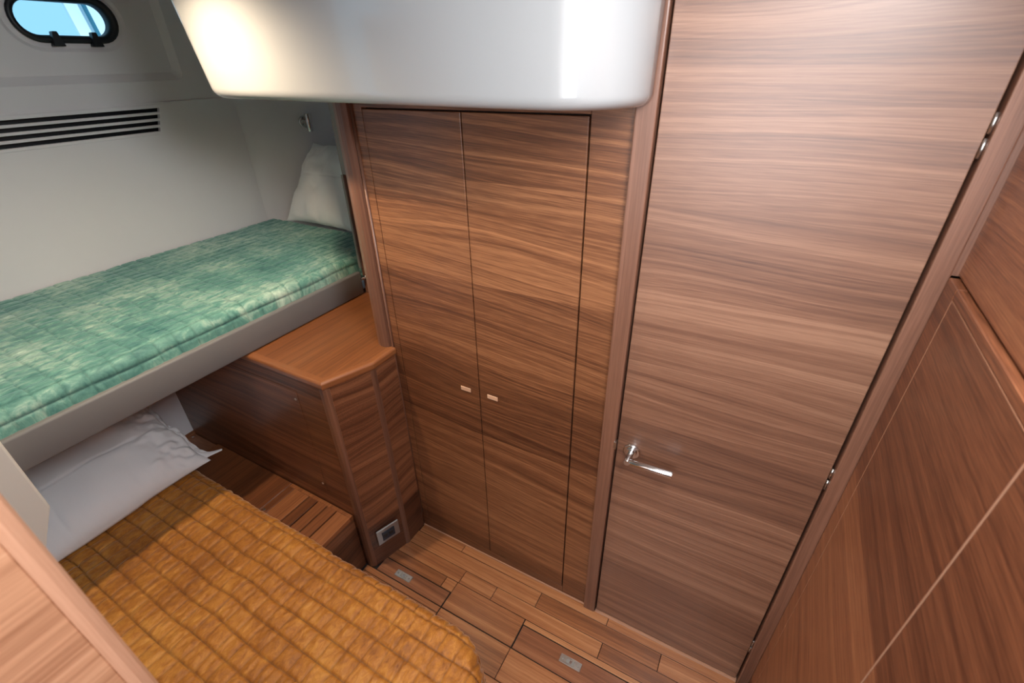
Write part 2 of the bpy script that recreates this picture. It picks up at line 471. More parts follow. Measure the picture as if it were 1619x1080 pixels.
bm.faces.new(A); bm.faces.new(list(reversed(B))); bridge(bm, A, B)
finish('end_plate', bm, M_white, vt)

# portlight
wn_ = bpy.data.objects.new('window_1', None); COL.objects.link(wn_); wn_.location = (XH, win_cy, win_cz - win_hh)
structure(wn_, 'oval black-rimmed portlight in the white hull', 'window')
bm = bmesh.new()
prof = [(0.0, -0.024), (0.004, -0.012), (-0.006, -0.008), (-0.016, -0.012), (-0.022, -0.030), (-0.022, -0.060)]
rings = []
for (off, dx) in prof:
    rings.append([bm.verts.new((XH + dx, p[0], p[1])) for p in stadium(win_cy, win_cz, win_hw + off, win_hh + off)])
for a, c in zip(rings[:-1], rings[1:]): bridge(bm, a, c)
finish('rim', bm, M_black, wn_, smooth=True)
bm = bmesh.new()
vs = [bm.verts.new((XH - 0.05, p[0], p[1])) for p in stadium(win_cy, win_cz, win_hw - 0.020, win_hh - 0.020)]
bm.faces.new(vs)
vs2 = [bm.verts.new((XH - 0.056, p[0], p[1])) for p in stadium(win_cy, win_cz, win_hw - 0.020, win_hh - 0.020)]
bm.faces.new(list(reversed(vs2))); bridge(bm, vs, vs2)
finish('pane', bm, M_glass, wn_)
for yc in (1.005, 1.133):
    bm = bmesh.new()
    f = [(yc - .020, 2.030), (yc + .020, 2.030), (yc + .014, 2.046), (yc + .008, 2.078), (yc - .008, 2.078), (yc - .014, 2.046)]
    A = [bm.verts.new((XH - 0.018, p[0], p[1])) for p in f]; B = [bm.verts.new((XH + 0.008, p[0], p[1])) for p in f]
    bm.faces.new(A); bm.faces.new(list(reversed(B))); bridge(bm, A, B)
    bmesh.ops.bevel(bm, geom=bm.edges[:], offset=0.002, segments=1, affect='EDGES')
    finish('latch', bm, M_black, wn_)
# what stands outside the portlight
ob = thing('deck_screen', (-3.0, 1.36, 2.08), 'white deck screen with a teal stripe seen through the portlight', 'deck screen')
bm = bmesh.new()
f = [(-3.02, 1.315, 2.08), (-3.0, 1.60, 2.08), (-3.0, 1.55, 2.6), (-3.02, 1.245, 2.6)]
A = [bm.verts.new(p) for p in f]; B = [bm.verts.new((p[0] - .02, p[1], p[2])) for p in f]
bm.faces.new(A); bm.faces.new(list(reversed(B))); bridge(bm, A, B)
finish('screen_panel', bm, M_deck, ob)
bm = bm_tube((-2.985, 1.375, 2.08), (-2.985, 1.305, 2.6), 0.009)
finish('stripe', bm, M_tealstripe, ob)
tag(box('deck_ledge', -3.2, -2.85, 0.7, 1.9, 1.9, 2.075, M_deck, bev=0.01), 'white deck ledge just below the portlight outside', 'ledge')

# ================================================================== WARDROBE
wd = thing('wardrobe', (-0.74, YW, 0), 'built-in walnut wardrobe with two tall flat doors', 'wardrobe')
xl, xm, xr_ = -1.112, -0.767, -0.414
zt, zb_ = 1.840, 0.045
# carcass ring round the doors
box('face_frame_side', -1.158, xl - 0.0025, YW, YW + 0.02, 0.0, 1.95, M_ward, wd, 0.0008, 1)
box('face_frame_side', xr_ + 0.0035, -0.308, YW, YW + 0.02, 0.0, 1.95, M_ward, wd, 0.0008, 1)
box('face_frame_top', xl - 0.002, xr_ + 0.0025, YW, YW + 0.02, zt + 0.004, 1.95, M_ward, wd, 0.0008, 1)
box('plinth', xl - 0.002, xr_ + 0.0025, YW, YW + 0.02, 0.0, zb_ - 0.003, M_ward, wd, 0.0008, 1)
box('carcass', -1.150, -0.30, YW + 0.022, YW + 0.50, 0.0, 2.04, M_dark, wd)
box('side_panel', -1.200, -1.152, YW + 0.052, 2.098, 1.026, 2.04, M_ward, wd)
box('upper_side_panel', -1.200, -1.152, 1.215, 2.098, 2.042, 2.296, M_ward, wd)
for (a, c, lx, nm) in ((xl + .0005, xm - 0.0018, -0.824, 'l'), (xm + 0.0018, xr_ - .001, -0.712, 'r')):
    d = box('door', a, c, YW - 0.001, YW + 0.019, zb_, zt, M_ward, wd, 0.0018, 2)
    h = box('push_latch', lx - 0.021, lx + 0.021, YW - 0.004, YW - 0.001, 0.927, 0.944, M_copper, d, 0.001, 1)
# left solid post and base bead
bm = bm_prism([(-1.222, 1.16), (-1.222, 1.112), (-1.212, 1.096), (-1.195, 1.09), (-1.175, 1.09), (-1.160, 1.098), (-1.156, 1.112), (-1.156, 1.16)], 1.0245, 2.0)
finish('corner_post', bm, M_postz, wd)
tube('corner_bead', (-1.150, YW - 0.002, 0.0), (-1.150, YW - 0.002, 1.95), 0.005, M_postz, wd, n=10)
bb = structure(box('baseboard_wardrobe', -1.147, -0.308, 1.1035, 1.110, -0.004, 0.004, M_edge, bev=0.001, seg=1), 'pale bead along the wardrobe foot', 'baseboard')

# bulkhead beyond, between bunk rail and wardrobe
bk = structure(box('wall_shelf_end', -1.597, -1.202, 1.43, 1.46, 1.0245, 1.56, M_postz), 'narrow dark end board between teal bunk and wardrobe', 'wall')
box('grey_end_board', -1.600, -1.202, 1.425, 1.46, 1.562, 2.1, M_greyboard, bk, 0.001, 1)
box('end_cap', -1.604, -1.590, 1.420, 1.462, 1.15, 1.560, M_greyboard, bk, 0.002, 1)
tg = thing('bunk_catch', (-1.59, 1.41, 1.09), 'small chrome catch at the end of the bunk rail', 'catch')
tube('catch_pin', (-1.585, 1.43, 1.103), (-1.585, 1.405, 1.103), 0.007, M_chrome, tg, bev=0.002)
tube('catch_rose', (-1.585, 1.43, 1.103), (-1.585, 1.426, 1.103), 0.012, M_chrome, tg)

# ================================================================== CABIN DOOR
dr = bpy.data.objects.new('door_1', None); COL.objects.link(dr); dr.location = (0.0, YW, 0)
structure(dr, 'tall walnut cabin door with chrome lever', 'door')
leaf = box('door_leaf', -0.2575, 0.2755, YW - 0.002, YW + 0.028, 0.006, 2.045, M_door, dr, 0.0015, 2)
box('door_void', -0.297, 0.36, YW + 0.030, YW + 0.05, 0.0, 2.09, M_dark, dr)
box('jamb', -0.308, -0.2625, YW - 0.016, YW + 0.03, -0.003, 2.10, M_postz, dr, 0.003, 2)
box('jamb', 0.2810, XR, YW - 0.016, YW + 0.03, -0.003, 2.10, M_postz, dr, 0.003, 2)
box('jamb_filler', XR - 0.004, XR + 0.022, YW - 0.012, YW + 0.029, 1.594, 2.10, M_postz, dr)
box('head_jamb', -0.262, 0.281, YW - 0.016, YW + 0.03, 2.050, 2.10, M_postz, dr, 0.003, 2)
box('threshold', -0.26, 0.279, YW - 0.012, YW + 0.03, -0.003, 0.003, M_edge, dr, 0.001, 1)
hx, hz = -0.210, 0.912
hd = tube('rose', (hx, YW - 0.002, hz), (hx, YW - 0.012, hz), 0.0255, M_chrome, leaf, n=28, bev=0.002)
tube('rose_step', (hx, YW - 0.012, hz), (hx, YW - 0.018, hz), 0.0165, M_chrome, hd, n=24, bev=0.001)
tube('spindle', (hx, YW - 0.018, hz), (hx, YW - 0.064, hz), 0.0095, M_chrome, hd, n=20, bev=0.001)
tube('lever', (hx + .006, YW - 0.055, hz), (hx + 0.132, YW - 0.055, hz + 0.005), 0.0085, M_chrome, hd, r1=0.0105, n=20, bev=0.001)
for z in (1.83, 1.035, 0.235):
    hg = tube('hinge', (0.2785, YW - 0.004, z - 0.035), (0.2785, YW - 0.004, z - 0.004), 0.0030, M_steel, dr, n=10)
    tube('hinge_knuckle', (0.2785, YW - 0.004, z + 0.003), (0.2785, YW - 0.004, z + 0.035), 0.0030, M_steel, hg, n=10)
box('strike_plate', -0.2655, -0.2585, YW - 0.0175, YW - 0.002, 0.905, 0.935, M_steel, dr, 0.0005, 1)
# bulkhead above and round door / wardrobe
bw = structure(box('wall_back', -1.60, 0.42, YW + 0.055, YW + 0.10, 2.05, CEIL, M_ward), 'walnut bulkhead above the door and wardrobe', 'wall')
box('door_lintel', -0.31, 0.42, YW - 0.002, YW + 0.05, 2.10, CEIL, M_ward, bw)

# ================================================================== RIGHT WALL
rw = structure(box('wall_right', XR + 0.022, XR + 0.05, -1.10, 1.16, -0.05, CEIL, M_dark), 'walnut panelled wall right of the cabin door', 'wall')
box('upper_panel', XR + 0.010, XR + 0.022, -1.10, 1.097, 1.596, CEIL, M_right, rw, 0.001, 1)
zc = 1.592
box('stile', XR - 0.002, XR + 0.022, 1.031, 1.092, -0.003, zc, M_right, rw, 0.0015, 1)
box('rail', XR - 0.002, XR + 0.022, -1.10, 1.030, 1.573, zc, M_right, rw, 0.0015, 1)
box('locker_door', XR - 0.002, XR + 0.022, 0.6095, 1.0285, 0.05, 1.5705, M_right, rw, 0.0015, 1)
box('locker_door', XR - 0.002, XR + 0.022, 0.02, 0.6065, 0.05, 1.5705, M_right, rw, 0.0015, 1)
box('locker_door', XR - 0.002, XR + 0.022, -1.10, 0.017, 0.05, 1.5705, M_right, rw, 0.0015, 1)
box('lit_edge_line', XR - 0.003, XR + 0.01, 0.6070, 0.6092, 0.05, 1.5705, M_edge, rw)  # pale strips put the light caught by the locker-door bevels into colour
box('lit_edge_line', XR - 0.0025, XR + 0.01, 1.0288, 1.0300, 0.05, 1.5715, M_edge2, rw)
box('lit_edge_line', XR - 0.0025, XR + 0.01, 0.02, 1.0305, 1.5708, 1.5720, M_edge2, rw)
box('kick_board', XR - 0.001, XR + 0.022, -1.10, 1.030, -0.003, 0.047, M_right, rw)

# ================================================================== OVERHEAD MOULDING
def moulding():
    bm = bmesh.new()
    rb = 0.026
    yf, yb = 0.911, 1.1075
    def plan(z, off):
        t = (z - 1.87) / 0.25
        x0 = -1.505 - 0.055 * t + off; x1 = -0.274 + 0.006 * t - off * 0.9
        y0 = yf - 0.010 * t + off * 0.65
        pts = [(x0, yb - 0.019)]
        rl, rr = 0.045, 0.15
        for k in range(9):
            a = math.pi + math.pi / 2 * k / 8
            pts.append((x0 + rl + rl * math.cos(a), y0 + rl + rl * math.sin(a)))
        for k in range(1, 12):
            f = k / 12; pts.append((x0 + rl + (x1 - rr - x0 - rl) * f, y0))
        for k in range(15):
            a = -math.pi / 2 + math.pi / 2 * k / 14
            pts.append((x1 - rr + rr * math.cos(a), y0 + rr + rr * math.sin(a)))
        pts.append((x1, yb - 0.019))
        return pts
    def zb(x): return 1.874 - 0.010 * (x + 1.5) / 1.2
    rings = []
    levels = []
    for k in range(9):
        a = math.pi / 2 * k / 8
        levels.append((rb - rb * math.sin(a), rb * (1 - math.cos(a))))
    for h in (0.08, 0.14, 0.22, 0.30, 0.40, 0.435): levels.append((0.0, h))
    for off, h in levels:
        rings.append([bm.verts.new((p[0], p[1], zb(p[0]) + h)) for p in plan(1.87 + h, off)])
    n = len(rings[0])
    for A, B in zip(rings[:-1], rings[1:]):
        for i in range(n - 1): bm.faces.new((A[i], A[i + 1], B[i + 1], B[i]))
    bm.faces.new(rings[0]); bm.faces.new(list(reversed(rings[-1])))
    A = [r[0] for r in rings] ; Bq = [r[-1] for r in rings]
    bm.faces.new(A + list(reversed(Bq)))
    return bm
mo = finish('overhead_moulding', moulding(), M_gloss, None, smooth=True, origin=(-0.9, 1.0, 1.87))
tag(mo, 'glossy white rounded moulding hanging above the wardrobe', 'moulding')
# ceiling downlight by the moulding's left end: the cabin's warm lamp
LX, LY, LZ = -1.36, 0.665, 2.24
dl = thing('ceiling_downlight', (LX, LY, CEIL), 'small warm ceiling downlight in front of the white moulding', 'lamp')
tube('lamp_body', (LX, LY, CEIL - 0.001), (LX, LY, LZ + 0.012), 0.040, M_chrome, dl, n=28, bev=0.003)
tube('lens', (LX, LY, LZ + 0.012), (LX, LY, LZ + 0.010), 0.030, M_lens, dl, n=24)
def bulb(parent, z, energy, color, size=0.022, cone=165, blend=0.5):
    ld = bpy.data.lights.new('downlight_bulb', 'SPOT'); ld.energy = energy; ld.color = color; ld.shadow_soft_size = size
    ld.spot_size = math.radians(cone); ld.spot_blend = blend
    lo = bpy.data.objects.new('downlight_bulb', ld); COL.objects.link(lo); lo.parent = parent; lo.location = (0, 0, z)
bulb(dl, LZ - 0.005 - CEIL, 52, (1.0, 0.80, 0.56), cone=146, blend=1.0)

d2 = thing('ceiling_downlight', (-0.15, 0.50, CEIL), 'small ceiling downlight in front of the cabin door', 'lamp')
tube('lamp_body', (-0.15, 0.50, CEIL - 0.001), (-0.15, 0.50, CEIL - 0.02), 0.040, M_chrome, d2, n=28, bev=0.003)
tube('lens', (-0.15, 0.50, CEIL - 0.02), (-0.15, 0.50, CEIL - 0.022), 0.030, M_lens, d2, n=24)
bulb(d2, -0.035, 5, (1.0, 0.93, 0.84), 0.04, 160, 0.8)

# slim white strip on moulding's upper left, paler than the moulding
cl = thing('moulding_strip', (-1.56, 0.96, 2.02), 'slim white strip on the left flank of the moulding', 'lamp')
bm = bm_box(-0.004, 0.004, 0.928, 0.950, 2.02, 2.11, 0.0015, 1)
for v in bm.verts: v.co.x += -1.537 - 0.22 * (v.co.z - 2.02)
finish('white_strip', bm, M_deck, cl)

# ================================================================== BEDSIDE CABINET (socket cabinet)
cb = thing('bedside_cabinet', (-1.5, 1.0, 0), 'walnut cabinet with angled corner and socket below the teal bunk', 'cabinet')
C1 = (-1.210, 0.814); C2 = (-1.147, 0.993); ZC = 1.024
foot = [(-2.383, 0.814), C1, C2, (-1.147, 1.109), (-1.147, 1.109), (-2.383, 1.109)]
# carcass panels: front (towards the berth), angled, side
box('front_panel', -2.46, C1[0] - 0.010, 0.815, 0.835, 0.0, ZC - 0.03, M_cab, cb)
bm = bm_prism([(C1[0] + 0.012, C1[1] + 0.014), (C2[0] - 0.006, C2[1] - 0.010), (C2[0] - 0.026, C2[1]), (C1[0] - 0.01, C1[1] + 0.02)], 0.0, ZC - 0.03)
finish('angled_panel', bm, M_cab, cb)
box('side_panel', C2[0] - 0.020, C2[0], C2[1] + 0.006, 1.109, 0.0, ZC - 0.03, M_cab, cb)
# solid corner posts
bm = bm_prism([(C1[0] - 0.024, 0.835), (C1[0] - 0.024, 0.8130), (C1[0] - 0.006, 0.8125), (C1[0] + 0.005, 0.817), (C1[0] + 0.0135, 0.8285), (C1[0] + 0.004, 0.84)], 0.0, ZC - 0.03, 0.0)
finish('corner_post', bm, M_postz, cb)
bm = bm_prism([(C2[0] - 0.0085, C2[1] - 0.0155), (C2[0] + 0.0008, C2[1] - 0.004), (C2[0] + 0.0012, C2[1] + 0.008), (C2[0] - 0.02, C2[1] + 0.008), (C2[0] - 0.025, C2[1])], 0.0, ZC - 0.03)
finish('corner_post', bm, M_postz, cb)
# top with rounded nosing
tp = [(-2.30, 0.806), (-1.206, 0.806), (-1.139, 0.990), (-1.139, 1.1085), (-1.160, 1.1085), (-1.160, 1.50), (-2.30, 1.50)]
tb = [(-2.30, 0.834), (-1.2256, 0.834), (-1.167, 0.995), (-1.167, 1.1085), (-1.167, 1.50), (-2.30, 1.50)]
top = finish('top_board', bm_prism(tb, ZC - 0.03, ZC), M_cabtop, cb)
no = [(-2.30, 0.806), (-1.206, 0.806), (-1.139, 0.990), (-1.139, 1.1085), (-1.167, 1.1085), (-1.167, 0.995), (-1.2256, 0.834), (-2.30, 0.834)]
bm = bm_prism(no, ZC - 0.034, ZC + 0.0005)
oe = [e for e in bm.edges if all(min((v.co.x - no[k][0]) ** 2 + (v.co.y - no[k][1]) ** 2 for k in range(4)) < 1e-9 for v in e.verts) and abs(e.verts[0].co.z - e.verts[1].co.z) < 1e-6]
bmesh.ops.bevel(bm, geom=oe, offset=0.012, segments=5, profile=0.5, affect='EDGES')
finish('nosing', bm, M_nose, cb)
# access hatch scribed on the front panel
box('access_panel', -2.30, -1.372, 0.8130, 0.8145, 0.40, 0.93, M_cab, cb, 0.0004, 1)
for (x, z) in ((-1.388, 0.89), (-1.386, 0.448)):
    tube('screw', (x, 0.8130, z), (x, 0.8115, z), 0.0055, M_steel, cb, n=12)
# socket
sk = thing('power_socket', (-1.178, 0.903, 0.12), 'grey twin power socket low on the angled cabinet face', 'socket')
ax_ = Vector((C2[0] - C1[0], C2[1] - C1[1], 0)).normalized(); nn = Vector((ax_.y, -ax_.x, 0))
def onface(name, u0, u1, z0, z1, d0, d1, mat, par, bev=0.001):
    base = Vector((C1[0], C1[1], 0)) + Vector((0.0, 0, 0))
    ctr = Vector((C1[0] + 0.012, C1[1] + 0.014, 0))
    bm = bm_box(u0, u1, d0, d1, z0, z1, bev, 1)
    for v in bm.verts:
        u, d, z = v.co
        p = ctr + ax_ * u + nn * d; v.co = (p.x, p.y, z)
    return finish(name, bm, mat, par)
pl = onface('plate', 0.028, 0.136, 0.118, 0.206, 0.0, 0.008, M_socket, sk, 0.003)
onface('socket_insert', 0.052, 0.112, 0.134, 0.186, 0.008, 0.0095, M_blue, pl)
for u in (0.066, 0.094):
    onface('outlet', u - 0.010, u + 0.010, 0.150, 0.172, 0.0095, 0.011, M_black, pl)

# ================================================================== STEP + LEDGE
sp_ = thing('step_box', (-1.45, 0.73, 0), 'walnut step with four ventilation slots beside the amber bed', 'step')
ZS = 0.330
sx0, sx1, sy0, sy1 = -1.618, -1.246, 0.632, 0.812
box('step_front', sx1 - 0.018, sx1 - 0.002, sy0, sy1, 0.0, ZS - 0.022, M_cab, sp_)
box('step_side', sx0, sx1 - 0.018, sy0, sy0 + 0.018, 0.0, ZS - 0.022, M_cab, sp_)
box('step_void', sx0, sx1 - 0.02, sy0 + 0.02, sy1, 0.20, 0.22, M_dark, sp_)
slots = [-1.490, -1.434, -1.378, -1.322]
sw = 0.0036
edges = [sx0] + slots + [sx1]
ya, yb2 = 0.645, 0.795
for i in range(5):
    a = edges[i] + (sw if i > 0 else 0); c = edges[i + 1] - (sw if i < 4 else 0)
    if i == 0:
        box('slat', a, -1.583, ya, yb2, ZS - 0.022, ZS, M_step, sp_, 0.0012, 1)
        box('slat', -1.581, c, ya, yb2, ZS - 0.022, ZS, M_step, sp_, 0.0012, 1)
    else:
        box('slat', a, c, ya, yb2, ZS - 0.022, ZS, M_step, sp_, 0.0012, 1)
box('end_rail', sx0, sx1, yb2, sy1, ZS - 0.022, ZS, M_step, sp_, 0.0012, 1)
box('end_rail', sx0, sx1, sy0, ya, ZS - 0.022, ZS, M_step, sp_, 0.0012, 1)
tube('hinge_pin', (-1.603, 0.655, ZS), (-1.603, 0.655, ZS + 0.003), 0.006, M_steel, sp_, n=10)
ld_ = thing('ledge_locker', (-1.9, 0.73, 0), 'dark walnut locker lid between the bed and the cabinet', 'locker')
box('lid', -2.17, sx0 - 0.003, 0.632, 0.812, ZS - 0.024, ZS, M_step, ld_, 0.002, 1)
box('locker_body', -2.16, sx0 - 0.003, 0.632, 0.812, 0.0, ZS - 0.026, M_cab, ld_)
box('side_ledge', -2.383, -2.173, 0.632, 0.812, 0.0, ZS - 0.022, M_cab, ld_)
tube('screw', (-2.36, 0.79, ZS - 0.022), (-2.36, 0.79, ZS - 0.019), 0.006, M_steel, ld_, n=10)

# ================================================================== LOWER BERTH
bd = thing('lower_berth', (-1.35, 0.3, 0), 'low single berth under the amber quilt', 'bed')
def rr_plan(x0, x1, y0, y1, r_far, n=8):
    pts = [(x0, y0), (x1, y0)]
    for k in range(n + 1):
        a = math.pi / 2 * k / n; pts.append((x1 - r_far + r_far * math.cos(a), y1 - r_far + r_far * math.sin(a)))
    pts.append((x0, y1)); return pts
finish('berth_base', bm_prism(rr_plan(-2.38, -0.50, -0.05, 0.52, 0.14), 0.0, 0.26), M_cab, bd)
finish('mattress', bm_prism(rr_plan(-2.38, -0.475, -0.05, 0.545, 0.14), 0.26, 0.430, 0.03, 3, 'top'), M_sheet, bd)

def smooth_noise(nu, nv, cells_u, cells_v, seed):
    r = np.random.default_rng(seed)
    g = r.standard_normal((cells_u + 4, cells_v + 4))
    u = np.linspace(0, cells_u, nu); v = np.linspace(0, cells_v, nv)
    iu = np.floor(u).astype(int); iv = np.floor(v).astype(int)
    fu = u - iu; fv = v - iv
    fu = fu * fu * (3 - 2 * fu); fv = fv * fv * (3 - 2 * fv)
    a = g[iu][:, iv]; b_ = g[iu + 1][:, iv]; c = g[iu][:, iv + 1]; d = g[iu + 1][:, iv + 1]
    return (a * (1 - fu)[:, None] + b_ * fu[:, None]) * (1 - fv)[None] + (c * (1 - fu)[:, None] + d * fu[:, None]) * fv[None]

def quilt(name, u0, u1, v0, v1, step, ztop, edge, rr, drop, su, sv, puff, mat, origin, wrinkle, thick=0.012, long_axis='u', cross=0.6, jitter=1.0):
    """a quilt that lies flat and turns down past `edge` = (xmin, xmax, ymin, ymax, corner r); None = no edge on that side"""
    nu = int((u1 - u0) / step) + 1; nv = int((v1 - v0) / step) + 1
    U, V = np.meshgrid(np.linspace(u0, u1, nu), np.linspace(v0, v1, nv), indexing='ij')
    xmin, xmax, ymin, ymax, rc = edge
    big = 9.0
    cxm, cxp = (xmin if xmin is not None else -big), (xmax if xmax is not None else big)
    cym, cyp = (ymin if ymin is not None else -big), (ymax if ymax is not None else big)
    # inner box shrunk by the corner radius
    qx = np.clip(U, cxm + rc, cxp - rc); qy = np.clip(V, cym + rc, cyp - rc)
    dx = U - qx; dy = V - qy; dist = np.hypot(dx, dy)
    nx = np.where(dist > 1e-9, dx / np.maximum(dist, 1e-9), 0); ny = np.where(dist > 1e-9, dy / np.maximum(dist, 1e-9), 0)
    d = dist - rc
    over = np.maximum(d, 0)
    th = np.minimum(over / rr, math.radians(86))
    straight = np.maximum(over - rr * math.radians(86), 0)
    hor = rr * np.sin(th) + straight * math.cos(math.radians(86))
    ver = rr * (1 - np.cos(th)) + straight * math.sin(math.radians(86))
    bx = np.where(d > 0, qx + nx * (rc + hor), U); by = np.where(d > 0, qy + ny * (rc + hor), V)
    bz = ztop - ver
    Nx = nx * np.sin(th); Ny = ny * np.sin(th); Nz = np.cos(th)
    # quilting: stitched channels both ways, wandering a little
    w1 = smooth_noise(nu, nv, int((u1 - u0) / 0.12) + 1, int((v1 - v0) / 0.12) + 1, 11) * 0.0024
    w2 = smooth_noise(nu, nv, int((u1 - u0) / 0.12) + 1, int((v1 - v0) / 0.12) + 1, 12) * 0.0024
    jit = np.random.default_rng(5).uniform(-0.012, 0.012, 400) * jitter
    ch = np.floor((V + w2) / sv).astype(int) if long_axis == 'u' else np.floor((U + w1) / su).astype(int)
    sh = jit[ch % 400]
    Us = U + w1 + (sh if long_axis == 'u' else 0); Vs = V + w2 + (0 if long_axis == 'u' else sh)
    gu = np.abs((Us / su + 0.5) % 1.0 - 0.5) * su; gv = np.abs((Vs / sv + 0.5) % 1.0 - 0.5) * sv
    groove = lambda g, w: 1 - np.exp(-(g / w) ** 1.1)
    cu, cv = (cross, 1.0) if long_axis == 'u' else (1.0, cross)
    dome = np.sqrt(np.sqrt(np.abs(np.sin(np.pi * Us / su) * np.sin(np.pi * Vs / sv))))
    p = (1 - cu * (1 - groove(gu, 0.0036))) * (1 - cv * (1 - groove(gv, 0.0036))) * 0.72 + 0.28 * dome
    cw = (0.011, 0.03) if long_axis == 'u' else (0.02, 0.045)
    wr = smooth_noise(nu, nv, int((u1 - u0) / cw[0]) + 1, int((v1 - v0) / cw[1]) + 1, 21) * wrinkle
    wr2 = smooth_noise(nu, nv, int((u1 - u0) / 0.16) + 1, int((v1 - v0) / 0.16) + 1, 22) * wrinkle * 1.6
    h = puff * p + wr * (0.35 + 0.65 * p) + wr2
    X = bx + Nx * h; Y = by + Ny * h; Z = bz + Nz * h
    co = np.stack([X, Y, Z], -1).reshape(-1, 3) - np.array(origin)
    idx = np.arange(nu * nv).reshape(nu, nv)
    q = np.stack([idx[:-1, :-1], idx[1:, :-1], idx[1:, 1:], idx[:-1, 1:]], -1).reshape(-1, 4)
    me = bpy.data.meshes.new(name)
    me.from_pydata(co.tolist(), [], q.tolist())
    me.update()
    th_ = np.maximum(np.exp(-(gu / 0.0022) ** 2) * cu, np.exp(-(gv / 0.0022) ** 2) * cv).reshape(-1)
    at = me.attributes.new('stitch', 'FLOAT', 'POINT'); at.data.foreach_set('value', th_.astype(np.float32))
    o = link(name, me, mat, None, True); o.location = origin
    md = o.modifiers.new('thickness', 'SOLIDIFY'); md.thickness = thick; md.offset = -1
    return o

q1 = quilt('amber_quilt', -1.97, -0.20, 0.02, 0.80, 0.0034, 0.446, (None, -0.455, None, 0.560, 0.12), 0.045, 0.2, 0.058, 0.064, 0.0095, M_amber,
           (-1.1, 0.3, 0.44), 0.0015, 0.008, 'u', 0.62, 1.0)
tag(q1, 'amber velvet quilted bedspread over the lower berth', 'quilt')

# ------------------------------------------------ pillows
def pillow(name, w, h, t, mat, frame, seed, label, parent=None, crumple=0.004, creases=(), gather=0.0):
    """w along local x, h along local y, t thick; frame = 4x4 to world"""
    nu, nv = 120, 96
    u = np.linspace(-1, 1, nu); v = np.linspace(-1, 1, nv)
    U, V = np.meshgrid(u, v, indexing='ij')
    prof = np.clip((1 - np.abs(U) ** 3.0), 0, 1) ** 0.55 * np.clip((1 - np.abs(V) ** 3.0), 0, 1) ** 0.55
    wr = smooth_noise(nu, nv, 9, 7, seed) * crumple
    rad = smooth_noise(nu, nv, 26, 6, seed + 1) * crumple * 0.7
    edgef = np.maximum(np.abs(U), np.abs(V)) ** 4
    pull = 1 - 0.05 * (1 - np.abs(U) ** 2) * (np.abs(V) ** 6)
    pull2 = 1 - 0.05 * (1 - np.abs(V) ** 2) * (np.abs(U) ** 6)
    X = U * w / 2 * pull2 + smooth_noise(nu, nv, 6, 6, seed + 2) * 0.004
    Y = V * h / 2 * pull + smooth_noise(nu, nv, 6, 6, seed + 3) * 0.004
    Zt = t * 0.62 * prof + (wr + rad * edgef * 1.6) * (0.3 + prof)
    Zb = -t * 0.38 * prof
    for c, amp in creases:
        if c[0] == 'v': Zt = Zt - amp * np.exp(-((V - c[1]) / 0.02) ** 2) * (prof > 0.05)
        else: Zt = Zt - amp * np.exp(-((U - c[1] - 0.04 * V) / 0.016) ** 2) * (prof > 0.05)
    gath = np.clip((-U - 0.45) / 0.5, 0, 1) * gather
    Zt = Zt + gath * (smooth_noise(nu, nv, 12, 26, seed + 7) * 0.6 + smooth_noise(nu, nv, 30, 18, seed + 8) * 0.4) * 0.018 * np.minimum(1, prof * 3)
    Zt = np.maximum(Zt, Zb + 0.0015)
    top = np.stack([X, Y, Zt], -1).reshape(-1, 3); bot = np.stack([X, Y, Zb], -1).reshape(-1, 3)
    idx = np.arange(nu * nv).reshape(nu, nv)
    qt = np.stack([idx[:-1, :-1], idx[1:, :-1], idx[1:, 1:], idx[:-1, 1:]], -1).reshape(-1, 4)
    qb = qt[:, ::-1] + nu * nv
    ring = list(idx[:, 0]) + list(idx[-1, 1:]) + list(idx[-2::-1, -1]) + list(idx[0, -2:0:-1])
    side = [[ring[i], ring[(i + 1) % len(ring)], ring[(i + 1) % len(ring)] + nu * nv, ring[i] + nu * nv] for i in range(len(ring))]
    side = [s[::-1] for s in side]
    me = bpy.data.meshes.new(name)
    me.from_pydata(np.concatenate([top, bot]).tolist(), [], qt.tolist() + qb.tolist() + side)
    me.update()
    o = link(name, me, mat, parent, True)
    o.matrix_world = frame
    return o

def frame_from(origin, xdir, ydir):
    x = Vector(xdir).normalized(); y = Vector(ydir); y = (y - x * y.dot(x)).normalized(); z = x.cross(y)
    mm = Matrix((x, y, z)).transposed().to_4x4(); mm.translation = Vector(origin); return mm

